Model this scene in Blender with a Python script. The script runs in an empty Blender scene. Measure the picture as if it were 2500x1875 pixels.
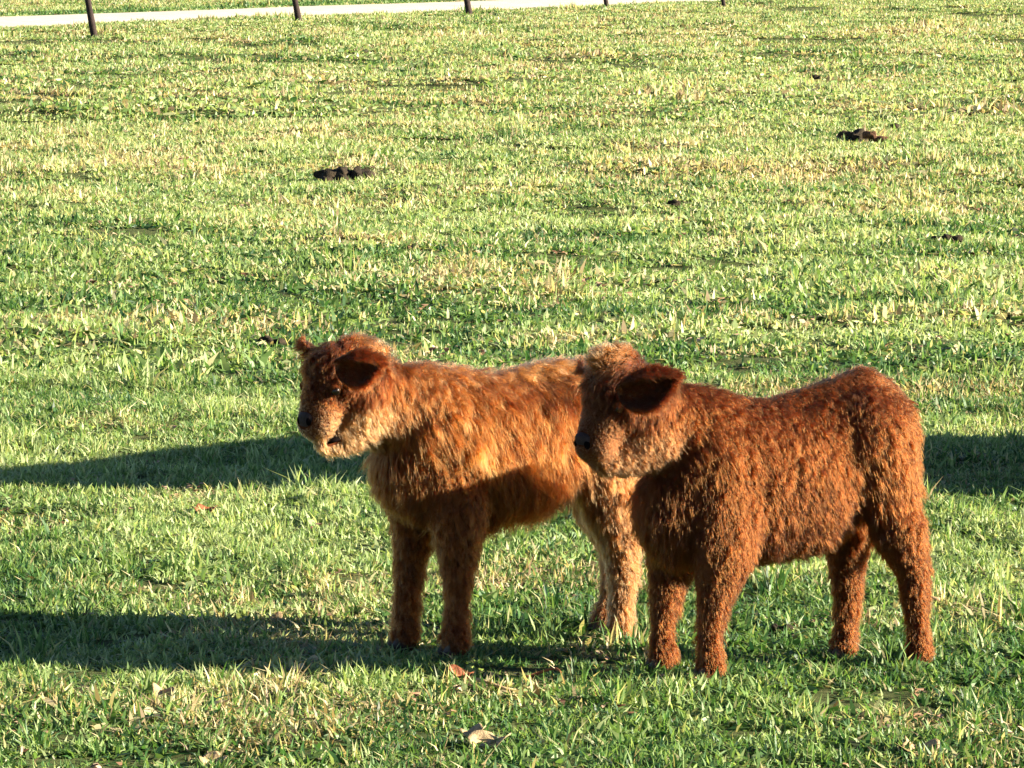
import bpy, bmesh, math, random
import numpy as np
from mathutils import Vector, Matrix, kdtree

random.seed(7)
RNG = np.random.default_rng(11)
S = bpy.context.scene
C = S.collection

# ------------------------------------------------------------------ camera
CAM_H, FPX, IMW, IMH, YH = 1.8, 12000.0, 2500.0, 1875.0, -193.0
PITCH = math.atan((IMH / 2 - YH) / FPX)
cam = bpy.data.cameras.new('camera')
cam.sensor_width = 36.0
cam.lens = 36.0 * FPX / IMW
cam.clip_end = 3000.0
cam_ob = bpy.data.objects.new('camera', cam)
C.objects.link(cam_ob)
cam_ob.location = (0, 0, CAM_H)
cam_ob.rotation_euler = (math.pi / 2 - PITCH, 0, 0)
S.camera = cam_ob
CAM = np.array([0, 0, CAM_H])
FWD = np.array([0, math.cos(PITCH), -math.sin(PITCH)])
UPV = np.array([0, math.sin(PITCH), math.cos(PITCH)])

# ------------------------------------------------------------------ light
SUN_EL, SUN_AZ = math.radians(17.5), math.radians(7.5)     # azimuth: towards the camera side from +X
to_sun = Vector((math.cos(SUN_EL) * math.cos(SUN_AZ), -math.cos(SUN_EL) * math.sin(SUN_AZ), math.sin(SUN_EL)))
world = bpy.data.worlds.new('World')
S.world = world
world.use_nodes = True
wn = world.node_tree.nodes
wl = world.node_tree.links
wn.clear()
sky = wn.new('ShaderNodeTexSky')
sky.sky_type = 'NISHITA'
sky.sun_disc = False
sky.sun_elevation = SUN_EL
sky.sun_rotation = math.atan2(to_sun.x, to_sun.y)
sky.air_density = 0.6
sky.dust_density = 0.2
sky.altitude = 2500.0
bg = wn.new('ShaderNodeBackground')
bg.inputs['Strength'].default_value = 0.05
wo = wn.new('ShaderNodeOutputWorld')
wl.new(sky.outputs[0], bg.inputs[0])
wl.new(bg.outputs[0], wo.inputs[0])
sun = bpy.data.lights.new('sun', 'SUN')
sun.energy = 5.0
sun.angle = math.radians(0.5)
sun.color = (1.0, 0.88, 0.69)
sun_ob = bpy.data.objects.new('sun', sun)
C.objects.link(sun_ob)
sun_ob.rotation_euler = (-to_sun).to_track_quat('-Z', 'Y').to_euler()
S.view_settings.view_transform = 'Standard'
S.view_settings.look = 'None'
S.view_settings.gamma = 1.0
S.view_settings.exposure = 2.38
S.view_settings.use_curve_mapping = False
S.cycles.max_bounces = 6
S.cycles.transparent_max_bounces = 6


# ------------------------------------------------------------------ helpers
def ray(px, py):
    d = FWD + (px - IMW / 2) / FPX * np.array([1.0, 0, 0]) - (py - IMH / 2) / FPX * UPV
    return d


def spot(px, py, z=0.0):
    """point of the plane z=const seen at pixel (px, py) of the 2500x1875 photograph"""
    d = ray(px, py)
    return CAM + d * ((z - CAM_H) / d[2])


def tag(o, label=None, cat=None, group=None, kind=None):
    if label: o['label'] = label
    if cat: o['category'] = cat
    if group: o['group'] = group
    if kind: o['kind'] = kind
    return o


def link(name, data, parent=None, mat=None):
    o = bpy.data.objects.new(name, data)
    C.objects.link(o)
    if parent is not None:
        o.parent = parent
    if mat is not None:
        data.materials.append(mat)
    return o


def mesh_from(name, verts, faces, smooth=True):
    me = bpy.data.meshes.new(name)
    me.from_pydata([tuple(v) for v in verts], [], faces)
    if smooth:
        me.polygons.foreach_set('use_smooth', [True] * len(me.polygons))
    me.update()
    return me


# value noise, the same function for the ground sheet and everything that stands on it
_T = np.random.default_rng(3).random((256, 256))


def vnoise(x, y, s, seed=0):
    x = np.asarray(x, float) / s + 37.7 * seed + 1000
    y = np.asarray(y, float) / s + 91.3 * seed + 1000
    xi = np.floor(x).astype(int); yi = np.floor(y).astype(int)
    fx = x - xi; fy = y - yi
    fx = fx * fx * (3 - 2 * fx); fy = fy * fy * (3 - 2 * fy)
    a = _T[xi % 256, yi % 256]; b = _T[(xi + 1) % 256, yi % 256]
    c = _T[xi % 256, (yi + 1) % 256]; d = _T[(xi + 1) % 256, (yi + 1) % 256]
    return (a * (1 - fx) + b * fx) * (1 - fy) + (c * (1 - fx) + d * fx) * fy


def fbm(x, y, s, seed=0, n=3):
    v = 0; a = 1; t = 0
    for i in range(n):
        v = v + a * vnoise(x, y, s / 2 ** i, seed + i * 7); t += a; a *= 0.5
    return v / t


# gravel track: a straight strip, sides A (near) and B (far)
TN0, TN1 = spot(0, 70), spot(1250, 23.5)
TF0 = spot(0, 43)
TDIR = (TN1 - TN0)[:2]; TDIR = TDIR / np.linalg.norm(TDIR)
TNOR = np.array([-TDIR[1], TDIR[0]])            # to the far side
TWID = float(np.dot(TF0[:2] - TN0[:2], TNOR))


def track_side(x, y):
    return (np.asarray(x) - TN0[0]) * TNOR[0] + (np.asarray(y) - TN0[1]) * TNOR[1]


def height(x, y):
    x = np.asarray(x, float); y = np.asarray(y, float)
    near = np.exp(-(((x - 0.1) / 1.6) ** 2 + ((y - 12.2) / 1.3) ** 2))
    amp = 1 - 0.75 * near
    far = np.clip((y - 14) / 30, 0, 1)
    h = (vnoise(x, y, 0.42, 1) - 0.5) * 0.035 + (vnoise(x, y, 0.16, 5) - 0.5) * 0.012
    h = h + (vnoise(x, y, 1.3, 2) - 0.5) * (0.05 + 0.09 * far) + (vnoise(x, y, 5.0, 3) - 0.5) * 0.18 * far
    s = track_side(x, y)
    d = np.where(s < 0, -s, np.where(s > TWID, s - TWID, 0))
    flat = np.clip(d / 3.0, 0, 1)
    return h * amp * flat * np.clip((250 - y) / 60, 0, 1)


# ------------------------------------------------------------------ materials
def new_mat(name):
    m = bpy.data.materials.new(name)
    m.use_nodes = True
    nt = m.node_tree
    nt.nodes.clear()
    out = nt.nodes.new('ShaderNodeOutputMaterial')
    return m, nt, out


def ramp(nt, stops, fac=None):
    r = nt.nodes.new('ShaderNodeValToRGB')
    els = r.color_ramp.elements
    while len(els) > 1:
        els.remove(els[-1])
    els[0].position = stops[0][0]; els[0].color = (*stops[0][1], 1)
    for p, c in stops[1:]:
        e = els.new(p); e.color = (*c, 1)
    if fac is not None:
        nt.links.new(fac, r.inputs[0])
    return r


def noise_node(nt, scale, detail=4, vec=None, rough=0.6):
    n = nt.nodes.new('ShaderNodeTexNoise')
    n.inputs['Scale'].default_value = scale
    n.inputs['Detail'].default_value = detail
    n.inputs['Roughness'].default_value = rough
    if vec is not None:
        nt.links.new(vec, n.inputs['Vector'])
    return n


def simple_mat(name, stops, scale=8, rough=0.8, bump=0.3, spec=0.2):
    m, nt, out = new_mat(name)
    g = nt.nodes.new('ShaderNodeTexCoord')
    n = noise_node(nt, scale, 6, g.outputs['Object'])
    r = ramp(nt, stops, n.outputs[0])
    b = nt.nodes.new('ShaderNodeBsdfPrincipled')
    b.inputs['Roughness'].default_value = rough
    b.inputs['Specular IOR Level'].default_value = spec
    nt.links.new(r.outputs[0], b.inputs['Base Color'])
    bp = nt.nodes.new('ShaderNodeBump')
    bp.inputs['Strength'].default_value = bump
    bp.inputs['Distance'].default_value = 0.01
    n2 = noise_node(nt, scale * 5, 5, g.outputs['Object'])
    nt.links.new(n2.outputs[0], bp.inputs['Height'])
    nt.links.new(bp.outputs[0], b.inputs['Normal'])
    nt.links.new(b.outputs[0], out.inputs[0])
    return m


def blade_mat():
    m, nt, out = new_mat('grass_blade')
    def attr(n, t):
        a = nt.nodes.new('ShaderNodeAttribute'); a.attribute_name = n; a.attribute_type = t
        return a
    rnd = attr('rnd', 'GEOMETRY'); tone = attr('tone', 'INSTANCER'); dry = attr('dry', 'INSTANCER')
    green = ramp(nt, [(0.0, (0.012, 0.048, 0.022)), (0.3, (0.050, 0.125, 0.028)), (0.62, (0.155, 0.240, 0.068)), (1.0, (0.37, 0.43, 0.20))])
    add = nt.nodes.new('ShaderNodeMath'); add.operation = 'MULTIPLY_ADD'
    add.inputs[1].default_value = 0.55
    nt.links.new(rnd.outputs['Fac'], add.inputs[0])
    mul = nt.nodes.new('ShaderNodeMath'); mul.operation = 'MULTIPLY'; mul.inputs[1].default_value = 0.55
    nt.links.new(tone.outputs['Fac'], mul.inputs[0])
    nt.links.new(mul.outputs[0], add.inputs[2])
    nt.links.new(add.outputs[0], green.inputs[0])
    straw = ramp(nt, [(0.0, (0.15, 0.10, 0.055)), (0.35, (0.37, 0.29, 0.155)), (1.0, (0.60, 0.53, 0.31))], rnd.outputs['Fac'])
    # a blade is dry when its own number falls under the tuft's dryness
    dsub = nt.nodes.new('ShaderNodeMath'); dsub.operation = 'SUBTRACT'
    rd2 = attr('rnd2', 'GEOMETRY')
    nt.links.new(dry.outputs['Fac'], dsub.inputs[0]); nt.links.new(rd2.outputs['Fac'], dsub.inputs[1])
    dm = nt.nodes.new('ShaderNodeMath'); dm.operation = 'MULTIPLY'; dm.use_clamp = True; dm.inputs[1].default_value = 8
    nt.links.new(dsub.outputs[0], dm.inputs[0])
    mix = nt.nodes.new('ShaderNodeMix'); mix.data_type = 'RGBA'
    nt.links.new(dm.outputs[0], mix.inputs[0])
    nt.links.new(green.outputs[0], mix.inputs[6]); nt.links.new(straw.outputs[0], mix.inputs[7])
    d = nt.nodes.new('ShaderNodeBsdfPrincipled')
    d.inputs['Roughness'].default_value = 0.5
    d.inputs['Specular IOR Level'].default_value = 0.35
    t = nt.nodes.new('ShaderNodeBsdfTranslucent')
    ms = nt.nodes.new('ShaderNodeMixShader'); ms.inputs[0].default_value = 0.38
    tc = nt.nodes.new('ShaderNodeMix'); tc.data_type = 'RGBA'; tc.blend_type = 'MULTIPLY'
    tc.inputs[0].default_value = 1.0
    tc.inputs[7].default_value = (1.5, 1.5, 0.9, 1)
    nt.links.new(mix.outputs[2], tc.inputs[6])
    nt.links.new(mix.outputs[2], d.inputs['Base Color']); nt.links.new(tc.outputs[2], t.inputs['Color'])
    nt.links.new(d.outputs[0], ms.inputs[1]); nt.links.new(t.outputs[0], ms.inputs[2])
    nt.links.new(ms.outputs[0], out.inputs[0])
    return m


def litter_mat():
    m, nt, out = new_mat('leaf_litter')
    a = nt.nodes.new('ShaderNodeAttribute'); a.attribute_name = 'rnd'
    r = ramp(nt, [(0.0, (0.05, 0.022, 0.012)), (0.35, (0.16, 0.075, 0.04)), (0.7, (0.36, 0.22, 0.13)), (1.0, (0.55, 0.42, 0.28))], a.outputs['Fac'])
    b = nt.nodes.new('ShaderNodeBsdfPrincipled'); b.inputs['Roughness'].default_value = 0.7; b.inputs['Specular IOR Level'].default_value = 0.2
    nt.links.new(r.outputs[0], b.inputs['Base Color']); nt.links.new(b.outputs[0], out.inputs[0])
    return m


def ground_mat():
    m, nt, out = new_mat('turf_ground')
    g = nt.nodes.new('ShaderNodeNewGeometry')
    n1 = noise_node(nt, 1.1, 6, g.outputs['Position'], 0.65)
    n2 = noise_node(nt, 28, 8, g.outputs['Position'], 0.75)
    r1 = ramp(nt, [(0.3, (0.035, 0.050, 0.018)), (0.55, (0.075, 0.095, 0.030)), (0.75, (0.15, 0.14, 0.055))], n1.outputs[0])
    r2 = ramp(nt, [(0.3, (0.020, 0.024, 0.012)), (0.5, (0.065, 0.085, 0.028)), (0.7, (0.17, 0.15, 0.070))], n2.outputs[0])
    mx = nt.nodes.new('ShaderNodeMix'); mx.data_type = 'RGBA'; mx.inputs[0].default_value = 0.5
    nt.links.new(r1.outputs[0], mx.inputs[6]); nt.links.new(r2.outputs[0], mx.inputs[7])
    b = nt.nodes.new('ShaderNodeBsdfPrincipled')
    b.inputs['Roughness'].default_value = 0.95; b.inputs['Specular IOR Level'].default_value = 0.1
    nt.links.new(mx.outputs[2], b.inputs['Base Color'])
    bp = nt.nodes.new('ShaderNodeBump'); bp.inputs['Strength'].default_value = 0.8; bp.inputs['Distance'].default_value = 0.03
    nt.links.new(n2.outputs[0], bp.inputs['Height']); nt.links.new(bp.outputs[0], b.inputs['Normal'])
    nt.links.new(b.outputs[0], out.inputs[0])
    return m


def hair_mat(name, base, tip, dark):
    m, nt, out = new_mat(name)
    hi = nt.nodes.new('ShaderNodeHairInfo')
    a = nt.nodes.new('ShaderNodeAttribute'); a.attribute_name = 'tint'
    pale = nt.nodes.new('ShaderNodeAttribute'); pale.attribute_name = 'pale'
    r = ramp(nt, [(0.0, dark), (0.45, base), (1.0, tip)])
    mm = nt.nodes.new('ShaderNodeMath'); mm.operation = 'MULTIPLY_ADD'; mm.inputs[1].default_value = 0.35; mm.use_clamp = True
    nt.links.new(hi.outputs['Intercept'], mm.inputs[0]); nt.links.new(a.outputs['Fac'], mm.inputs[2])
    nt.links.new(mm.outputs[0], r.inputs[0])
    mx = nt.nodes.new('ShaderNodeMix'); mx.data_type = 'RGBA'
    nt.links.new(pale.outputs['Fac'], mx.inputs[0])
    nt.links.new(r.outputs[0], mx.inputs[6]); mx.inputs[7].default_value = (0.36, 0.155, 0.055, 1)
    h = nt.nodes.new('ShaderNodeBsdfHairPrincipled')
    h.model = 'CHIANG'; h.parametrization = 'COLOR'
    h.inputs['Roughness'].default_value = 0.42
    h.inputs['IOR'].default_value = 1.25
    h.inputs['Radial Roughness'].default_value = 0.6
    h.inputs['Random Roughness'].default_value = 0.2
    nt.links.new(mx.outputs[2], h.inputs['Color'])
    nt.links.new(h.outputs[0], out.inputs[0])
    return m


M = {}
M['ground'] = ground_mat()
M['blade'] = blade_mat()
M['litter'] = litter_mat()
M['gravel'] = simple_mat('gravel', [(0.3, (0.46, 0.40, 0.31)), (0.7, (0.66, 0.59, 0.47))], 3, 0.9, 0.5)
M['post'] = simple_mat('weathered_post', [(0.3, (0.015, 0.010, 0.009)), (0.7, (0.04, 0.026, 0.022))], 14, 0.85, 0.6)
M['dung'] = simple_mat('dung', [(0.3, (0.010, 0.008, 0.005)), (0.7, (0.045, 0.032, 0.018))], 22, 0.9, 1.0)
M['clod'] = simple_mat('earth_clod', [(0.3, (0.045, 0.020, 0.012)), (0.7, (0.15, 0.075, 0.04))], 22, 0.9, 1.0)
M['leaf'] = simple_mat('dead_leaf', [(0.3, (0.26, 0.18, 0.09)), (0.7, (0.46, 0.35, 0.20))], 18, 0.7, 0.5)
M['redleaf'] = simple_mat('brown_leaf', [(0.3, (0.12, 0.035, 0.015)), (0.7, (0.28, 0.10, 0.04))], 18, 0.7, 0.5)
M['wood'] = simple_mat('shelter_wood', [(0.3, (0.12, 0.08, 0.05)), (0.7, (0.26, 0.19, 0.12))], 9, 0.85, 0.5)
M['tin'] = simple_mat('shelter_tin', [(0.3, (0.22, 0.22, 0.21)), (0.7, (0.36, 0.34, 0.32))], 5, 0.5, 0.2)
M['hide'] = simple_mat('hide', [(0.3, (0.04, 0.010, 0.003)), (0.7, (0.08, 0.022, 0.006))], 20, 0.9, 0.3, 0.05)
M['nose'] = simple_mat('nose_skin', [(0.3, (0.014, 0.009, 0.009)), (0.7, (0.045, 0.027, 0.024))], 60, 0.6, 0.5, 0.12)
M['nostril'] = simple_mat('opening_dark', [(0.3, (0.004, 0.003, 0.003)), (0.7, (0.006, 0.004, 0.004))], 60, 0.95, 0.1, 0.0)  # near-black in place of the shade inside nostrils and mouth
M['lip'] = simple_mat('lip_skin', [(0.3, (0.24, 0.13, 0.09)), (0.7, (0.40, 0.24, 0.17))], 40, 0.5, 0.3, 0.4)
M['eye'] = simple_mat('eye_ball', [(0.3, (0.004, 0.003, 0.002)), (0.7, (0.012, 0.006, 0.003))], 10, 0.22, 0.0, 0.4)
M['hoof'] = simple_mat('hoof_horn', [(0.3, (0.02, 0.014, 0.010)), (0.7, (0.07, 0.05, 0.035))], 30, 0.5, 0.4, 0.3)
M['fur_left'] = hair_mat('fur_left', (0.076, 0.0165, 0.0025), (0.235, 0.070, 0.013), (0.009, 0.0018, 0.0005))
M['fur_right'] = hair_mat('fur_right', (0.054, 0.0122, 0.0018), (0.088, 0.0228, 0.0036), (0.014, 0.0030, 0.0006))

# ------------------------------------------------------------------ ground, track
def graded(lo, hi, core_lo, core_hi, step, grow):
    a = list(np.arange(core_lo, core_hi + 1e-6, step))
    s = step; v = core_hi
    while v < hi:
        s *= grow; v += s; a.append(min(v, hi))
    s = step; v = core_lo; b = []
    while v > lo:
        s *= grow; v -= s; b.append(max(v, lo))
    return np.array(b[::-1] + a)


gx = graded(-900, 900, -3.2, 3.2, 0.06, 1.045)
gy = graded(-200, 1800, 8, 22, 0.07, 1.022)
XX, YY = np.meshgrid(gx, gy, indexing='ij')
ZZ = height(XX, YY)
nx, ny = XX.shape
verts = np.stack([XX, YY, ZZ], -1).reshape(-1, 3)
i0 = (np.arange(nx - 1)[:, None] * ny + np.arange(ny - 1)[None, :]).ravel()
quads = np.stack([i0, i0 + ny, i0 + ny + 1, i0 + 1], -1)
me = bpy.data.meshes.new('ground')
me.vertices.add(len(verts)); me.vertices.foreach_set('co', verts.ravel())
me.loops.add(quads.size); me.loops.foreach_set('vertex_index', quads.ravel().astype(np.int32))
me.polygons.add(len(quads)); me.polygons.foreach_set('loop_start', np.arange(0, quads.size, 4, dtype=np.int32))
me.polygons.foreach_set('use_smooth', np.ones(len(quads), bool))
me.update(calc_edges=True)
tag(link('ground', me, None, M['ground']), kind='structure')

tv, tf = [], []
ts = np.arange(-90, 160, 1.5)
for i, t in enumerate(ts):
    for j in range(9):
        f = j / 8
        e = 0.0
        if j == 0: e = (vnoise(t, 0, 2.5, 9) - 0.5) * 0.9
        if j == 8: e = (vnoise(t, 0, 2.5, 12) - 0.5) * 1.2
        p = TN0[:2] + TDIR * t + TNOR * (TWID * f + e)
        crown = 0.02 + 0.05 * math.sin(math.pi * f)
        tv.append((p[0], p[1], crown))
    if i:
        for j in range(8):
            a = (i - 1) * 9 + j
            tf.append((a, a + 1, a + 10, a + 9))
tag(link('gravel_track', mesh_from('gravel_track', tv, tf), None, M['gravel']), kind='structure')

# ------------------------------------------------------------------ grass
def tuft_mesh(name, n, spread, hmin, hmax, wmin, wmax, lean, leafy=0.0, seed=0):
    r = np.random.default_rng(seed)
    V, F, A, B = [], [], [], []
    for k in range(n):
        a = r.random() * 2 * math.pi
        rad = spread * math.sqrt(r.random())
        bx, by = rad * math.cos(a), rad * math.sin(a)
        hgt = r.uniform(hmin, hmax); wd = r.uniform(wmin, wmax)
        la = r.random() * 2 * math.pi
        ln = abs(r.normal(0, lean))
        dx, dy = math.cos(la), math.sin(la)
        fa = r.random() * math.pi
        sx, sy = math.cos(fa), math.sin(fa)
        leaf = r.random() < leafy
        if leaf:
            wd *= 2.6; hgt *= 0.55; ln = ln * 1.2 + 0.3
        prof = [(0, 0.6), (0.4, 1.0), (0.75, 0.75), (1.0, 0.0)] if leaf else [(0, 0.8), (0.5, 0.9), (1.0, 0.0)]
        b0 = len(V)
        for (t, wf) in prof:
            off = hgt * ln * (0.5 * t + 0.9 * t * t)
            z = hgt * t * (1 - 0.35 * min(ln, 1.4) * t)
            cx, cy = bx + dx * off, by + dy * off
            if wf > 0:
                V.append((cx - sx * wd * wf / 2, cy - sy * wd * wf / 2, z))
                V.append((cx + sx * wd * wf / 2, cy + sy * wd * wf / 2, z))
            else:
                V.append((cx, cy, z))
        m = len(prof)
        for q in range(m - 2):
            o = b0 + 2 * q
            F.append((o, o + 1, o + 3, o + 2))
        o = b0 + 2 * (m - 2)
        F.append((o, o + 1, o + 2))
        c1, c2 = r.random(), r.random()
        cnt = len(V) - b0
        A += [c1] * cnt; B += [c2] * cnt
    me = mesh_from(name, V, F, False)
    at = me.attributes.new('rnd', 'FLOAT', 'POINT'); at.data.foreach_set('value', A)
    at = me.attributes.new('rnd2', 'FLOAT', 'POINT'); at.data.foreach_set('value', B)
    me.materials.append(M['blade'])
    return me


def make_collection(name, meshes):
    col = bpy.data.collections.new(name)
    for i, m in enumerate(meshes):
        o = bpy.data.objects.new('%s_%02d' % (name, i), m)
        col.objects.link(o)
    return col


near_col = make_collection('tuft_near', [tuft_mesh('tuft', 40, 0.045, 0.012, 0.034, 0.0035, 0.0075, 0.85, 0.40, 100 + i) for i in range(8)]
                           + [tuft_mesh('tuft', 22, 0.03, 0.03, 0.062, 0.003, 0.006, 0.6, 0.0, 120 + i) for i in range(3)])
mid_col = make_collection('tuft_mid', [tuft_mesh('tuft', 44, 0.09, 0.014, 0.038, 0.006, 0.012, 0.9, 0.40, 200 + i) for i in range(8)]
                          + [tuft_mesh('tuft', 26, 0.05, 0.03, 0.07, 0.005, 0.010, 0.6, 0.0, 220 + i) for i in range(3)])
far_col = make_collection('tuft_far', [tuft_mesh('tuft', 60, 0.22, 0.018, 0.05, 0.011, 0.022, 0.9, 0.4, 300 + i) for i in range(8)]
                          + [tuft_mesh('tuft', 36, 0.12, 0.04, 0.09, 0.010, 0.020, 0.6, 0.0, 320 + i) for i in range(3)])

# dry patches and sparser, darker patches read off the photograph (px, py, radius px, dryness, vertical squash)
DRY = [(560, 300, 120, .55), (350, 395, 150, .6), (760, 330, 90, .7), (440, 230, 60, .6), (120, 340, 120, .35), (2120, 360, 90, .75),
       (1960, 430, 260, .5), (1280, 250, 160, .25), (1650, 90, 200, .4), (2250, 90, 200, .4), (1100, 690, 120, .6), (1330, 720, 110, .6), (860, 690, 90, .3),
       (1640, 450, 260, .35), (1780, 590, 130, .45), (820, 1440, 110, .8), (620, 1690, 160, .5), (1250, 1700, 160, .55), (150, 1730, 200, .5),
       (1200, 1440, 120, .5), (470, 1215, 130, .5), (80, 1270, 110, .45), (2200, 1740, 200, .4), (1450, 1600, 110, .5), (2350, 1480, 90, .35), (540, 1480, 70, .5), (160, 100, 80, .4), (2300, 680, 120, .4)]
BARE = [(720, 240, 40), (1010, 250, 60), (640, 350, 80), (260, 225, 50), (1560, 440, 60), (1440, 510, 70), (1400, 580, 90), (660, 705, 90), (660, 830, 55), (1790, 875, 60),
        (2380, 510, 70), (2230, 610, 60), (1300, 1650, 130), (1100, 1660, 60), (2280, 865, 80), (2370, 1000, 40), (1560, 890, 50), (930, 500, 50), (160, 1680, 90), (2190, 1670, 60), (340, 1560, 10), (1910, 1545, 40), (40, 880, 50), (690, 1470, 60), (1350, 1500, 90), (1120, 1800, 40)]


def patches(x, y, lst, i):
    """influence of the listed patches at ground points"""
    v = np.zeros(len(x))
    for p in lst:
        c = spot(p[0], p[1]); rx = abs(spot(p[0] + p[2], p[1])[0] - c[0])
        ry = rx * (1.6 if c[1] < 20 else 3.0)
        w = np.exp(-(((x - c[0]) / rx) ** 2 + ((y - c[1]) / ry) ** 2) * 1.2)
        v = np.maximum(v, w * (p[i] if i < len(p) else 1.0))
    return v


def scatter(name, col, y0, y1, density, margin, base_scale, label, outer=False):
    """density per square metre over the view wedge between y0 and y1, widened by margin"""
    half = (lambda y: 0.55 * y + margin) if outer else (lambda y: 0.1045 * y + margin)
    inner = lambda y: np.where(y < 7.4, -1, 0.1045 * y + np.where(y < 19.5, 2.6, np.where(y < 45, 4.0, np.where(y < 190, 8.0, -9999))))
    area = (half(y0) + half(y1)) * (y1 - y0)
    n = int(area * density)
    y = RNG.uniform(y0, y1, int(n * 2.2) if not outer else n * 2)
    x = RNG.uniform(-half(y1), half(y1), len(y))
    ok = np.abs(x) < half(y)
    if outer: ok &= np.abs(x) > inner(y) - 0.1
    if outer: ok &= RNG.random(len(y)) < np.clip(1.3 - y / 260, 0.3, 1)
    x, y = x[ok], y[ok]
    if not outer: x, y = x[:n], y[:n]
    s = track_side(x, y)
    wob = (vnoise(x, y, 1.6, 31) - 0.5) * 0.7
    ok = (s < 0.05 + wob * 0.6) | (s > TWID - 0.1 + wob)
    bare = patches(x, y, BARE, 9)
    clump = fbm(x, y, 0.55, 21) * 0.5 + fbm(x, y, 0.17, 25) * 0.5
    keep = RNG.random(len(x)) < np.clip(0.45 + (clump - 0.32) * 3.0, 0.35, 1) * (1 - 0.4 * bare)
    ok &= keep
    x, y, bare, clump = x[ok], y[ok], bare[ok], clump[ok]
    z = height(x, y)
    dry = patches(x, y, DRY, 3)
    dn = fbm(x, y, 0.8, 41, 4)
    farf = np.clip((y - 13) / 25, 0, 1)
    dry = np.clip(0.10 + 0.16 * farf + np.clip((dn - 0.52) * 1.8, 0, 0.5) + 0.85 * dry * RNG.uniform(0.5, 1.25, len(x)), 0, 1)
    tone = np.clip(fbm(x, y, 1.1, 51, 4) * 2.2 - 0.62 + RNG.normal(0, 0.25, len(x)) + 0.38 * farf - bare * 0.9, 0, 1)
    edge_shade = np.exp(-((track_side(x, y) - TWID - 0.9) / 0.8) ** 2)  # far track edge: shade painted into the grass tone, tufts taller
    tone = tone * (1 - 0.8 * edge_shade); dry = dry * (1 - 0.8 * edge_shade)
    scale = base_scale * RNG.lognormal(0, 0.22, len(x)) * (0.70 + 0.75 * fbm(x, y, 0.30, 61)) * (1 + np.where(y > 19, 0.55, 0.05) * dry) * (1 - 0.35 * bare) * (1 + 0.6 * edge_shade)
    tall = RNG.random(len(x)) < 0.05 + 0.08 * np.clip(dry - 0.3, 0, 1)
    idx = np.where(tall, RNG.integers(8, 11, len(x)), RNG.integers(0, 8, len(x)))
    return place(name, col, x, y, z, tone, dry, scale, idx, label, 'grass')


def place(name, col, x, y, z, tone, dry, scale, idx, label, cat):
    me = bpy.data.meshes.new(name)
    me.vertices.add(len(x))
    me.vertices.foreach_set('co', np.stack([x, y, z - 0.003], -1).ravel())
    for nm, arr, ty in (('tone', tone, 'FLOAT'), ('dry', dry, 'FLOAT'), ('scl', scale, 'FLOAT'), ('rot', RNG.uniform(0, 6.283, len(x)), 'FLOAT'), ('idx', idx.astype(np.int32), 'INT')):
        a = me.attributes.new(nm, ty, 'POINT'); a.data.foreach_set('value', arr)
    o = link(name, me)
    ng = bpy.data.node_groups.new(name, 'GeometryNodeTree')
    ng.interface.new_socket('Geometry', in_out='INPUT', socket_type='NodeSocketGeometry')
    ng.interface.new_socket('Geometry', in_out='OUTPUT', socket_type='NodeSocketGeometry')
    N = ng.nodes; L = ng.links
    gi = N.new('NodeGroupInput'); go = N.new('NodeGroupOutput')
    iop = N.new('GeometryNodeInstanceOnPoints')
    ci = N.new('GeometryNodeCollectionInfo')
    ci.inputs['Collection'].default_value = col
    ci.inputs['Separate Children'].default_value = True
    ci.inputs['Reset Children'].default_value = True
    def na(nm, ty):
        q = N.new('GeometryNodeInputNamedAttribute'); q.data_type = ty; q.inputs[0].default_value = nm
        return q.outputs[0]
    cx = N.new('ShaderNodeCombineXYZ')
    L.new(na('rot', 'FLOAT'), cx.inputs[2])
    L.new(gi.outputs[0], iop.inputs['Points']); L.new(ci.outputs[0], iop.inputs['Instance'])
    iop.inputs['Pick Instance'].default_value = True
    L.new(na('idx', 'INT'), iop.inputs['Instance Index'])
    L.new(cx.outputs[0], iop.inputs['Rotation'])
    L.new(na('scl', 'FLOAT'), iop.inputs['Scale'])
    L.new(iop.outputs[0], go.inputs[0])
    md = o.modifiers.new('tufts', 'NODES'); md.node_group = ng
    tag(o, label, cat, kind='stuff')
    print(name, len(x))
    return o


scatter('meadow_grass', near_col, 7.4, 19.5, 460, 2.6, 1.0, 'short sunlit green pasture grass around the calves')
scatter('meadow_grass', mid_col, 19.5, 45, 110, 4.0, 1.0, 'yellow green pasture grass in the middle distance')
scatter('meadow_grass', far_col, 45, 190, 18, 8.0, 1.0, 'pale pasture grass towards and beyond the gravel track')
scatter('meadow_grass', far_col, 3.0, 230, 3.5, 6.0, 1.0, 'rough pasture grass at both sides of the field', outer=True)


def litter_mesh(name, seed):
    r = np.random.default_rng(seed); V, F = [], []
    for k in range(5):
        L = r.uniform(0.010, 0.026); W = L * r.uniform(0.4, 0.8)
        c = r.normal(0, 0.018, 2); a = r.random() * 6.283; tz = r.uniform(-0.5, 0.5); z0 = r.uniform(0.006, 0.022)
        ca, sa = math.cos(a), math.sin(a); b = len(V)
        for (u, v) in ((-1, 0), (-0.4, -1), (0.5, -0.8), (1, 0), (0.5, 0.8), (-0.4, 1)):
            x, y = u * L / 2, v * W / 2
            V.append((c[0] + x * ca - y * sa, c[1] + x * sa + y * ca, z0 + tz * x + abs(v) * W * r.uniform(0.1, 0.5)))
        F.append((b, b + 1, b + 5)); F.append((b + 1, b + 2, b + 4, b + 5)); F.append((b + 2, b + 3, b + 4))
    me = mesh_from(name, V, F, False)
    me.attributes.new('rnd', 'FLOAT', 'POINT').data.foreach_set('value', np.repeat(r.random(5), 6))
    me.attributes.new('rnd2', 'FLOAT', 'POINT').data.foreach_set('value', np.zeros(30))
    me.materials.append(M['litter'])
    return me


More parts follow.
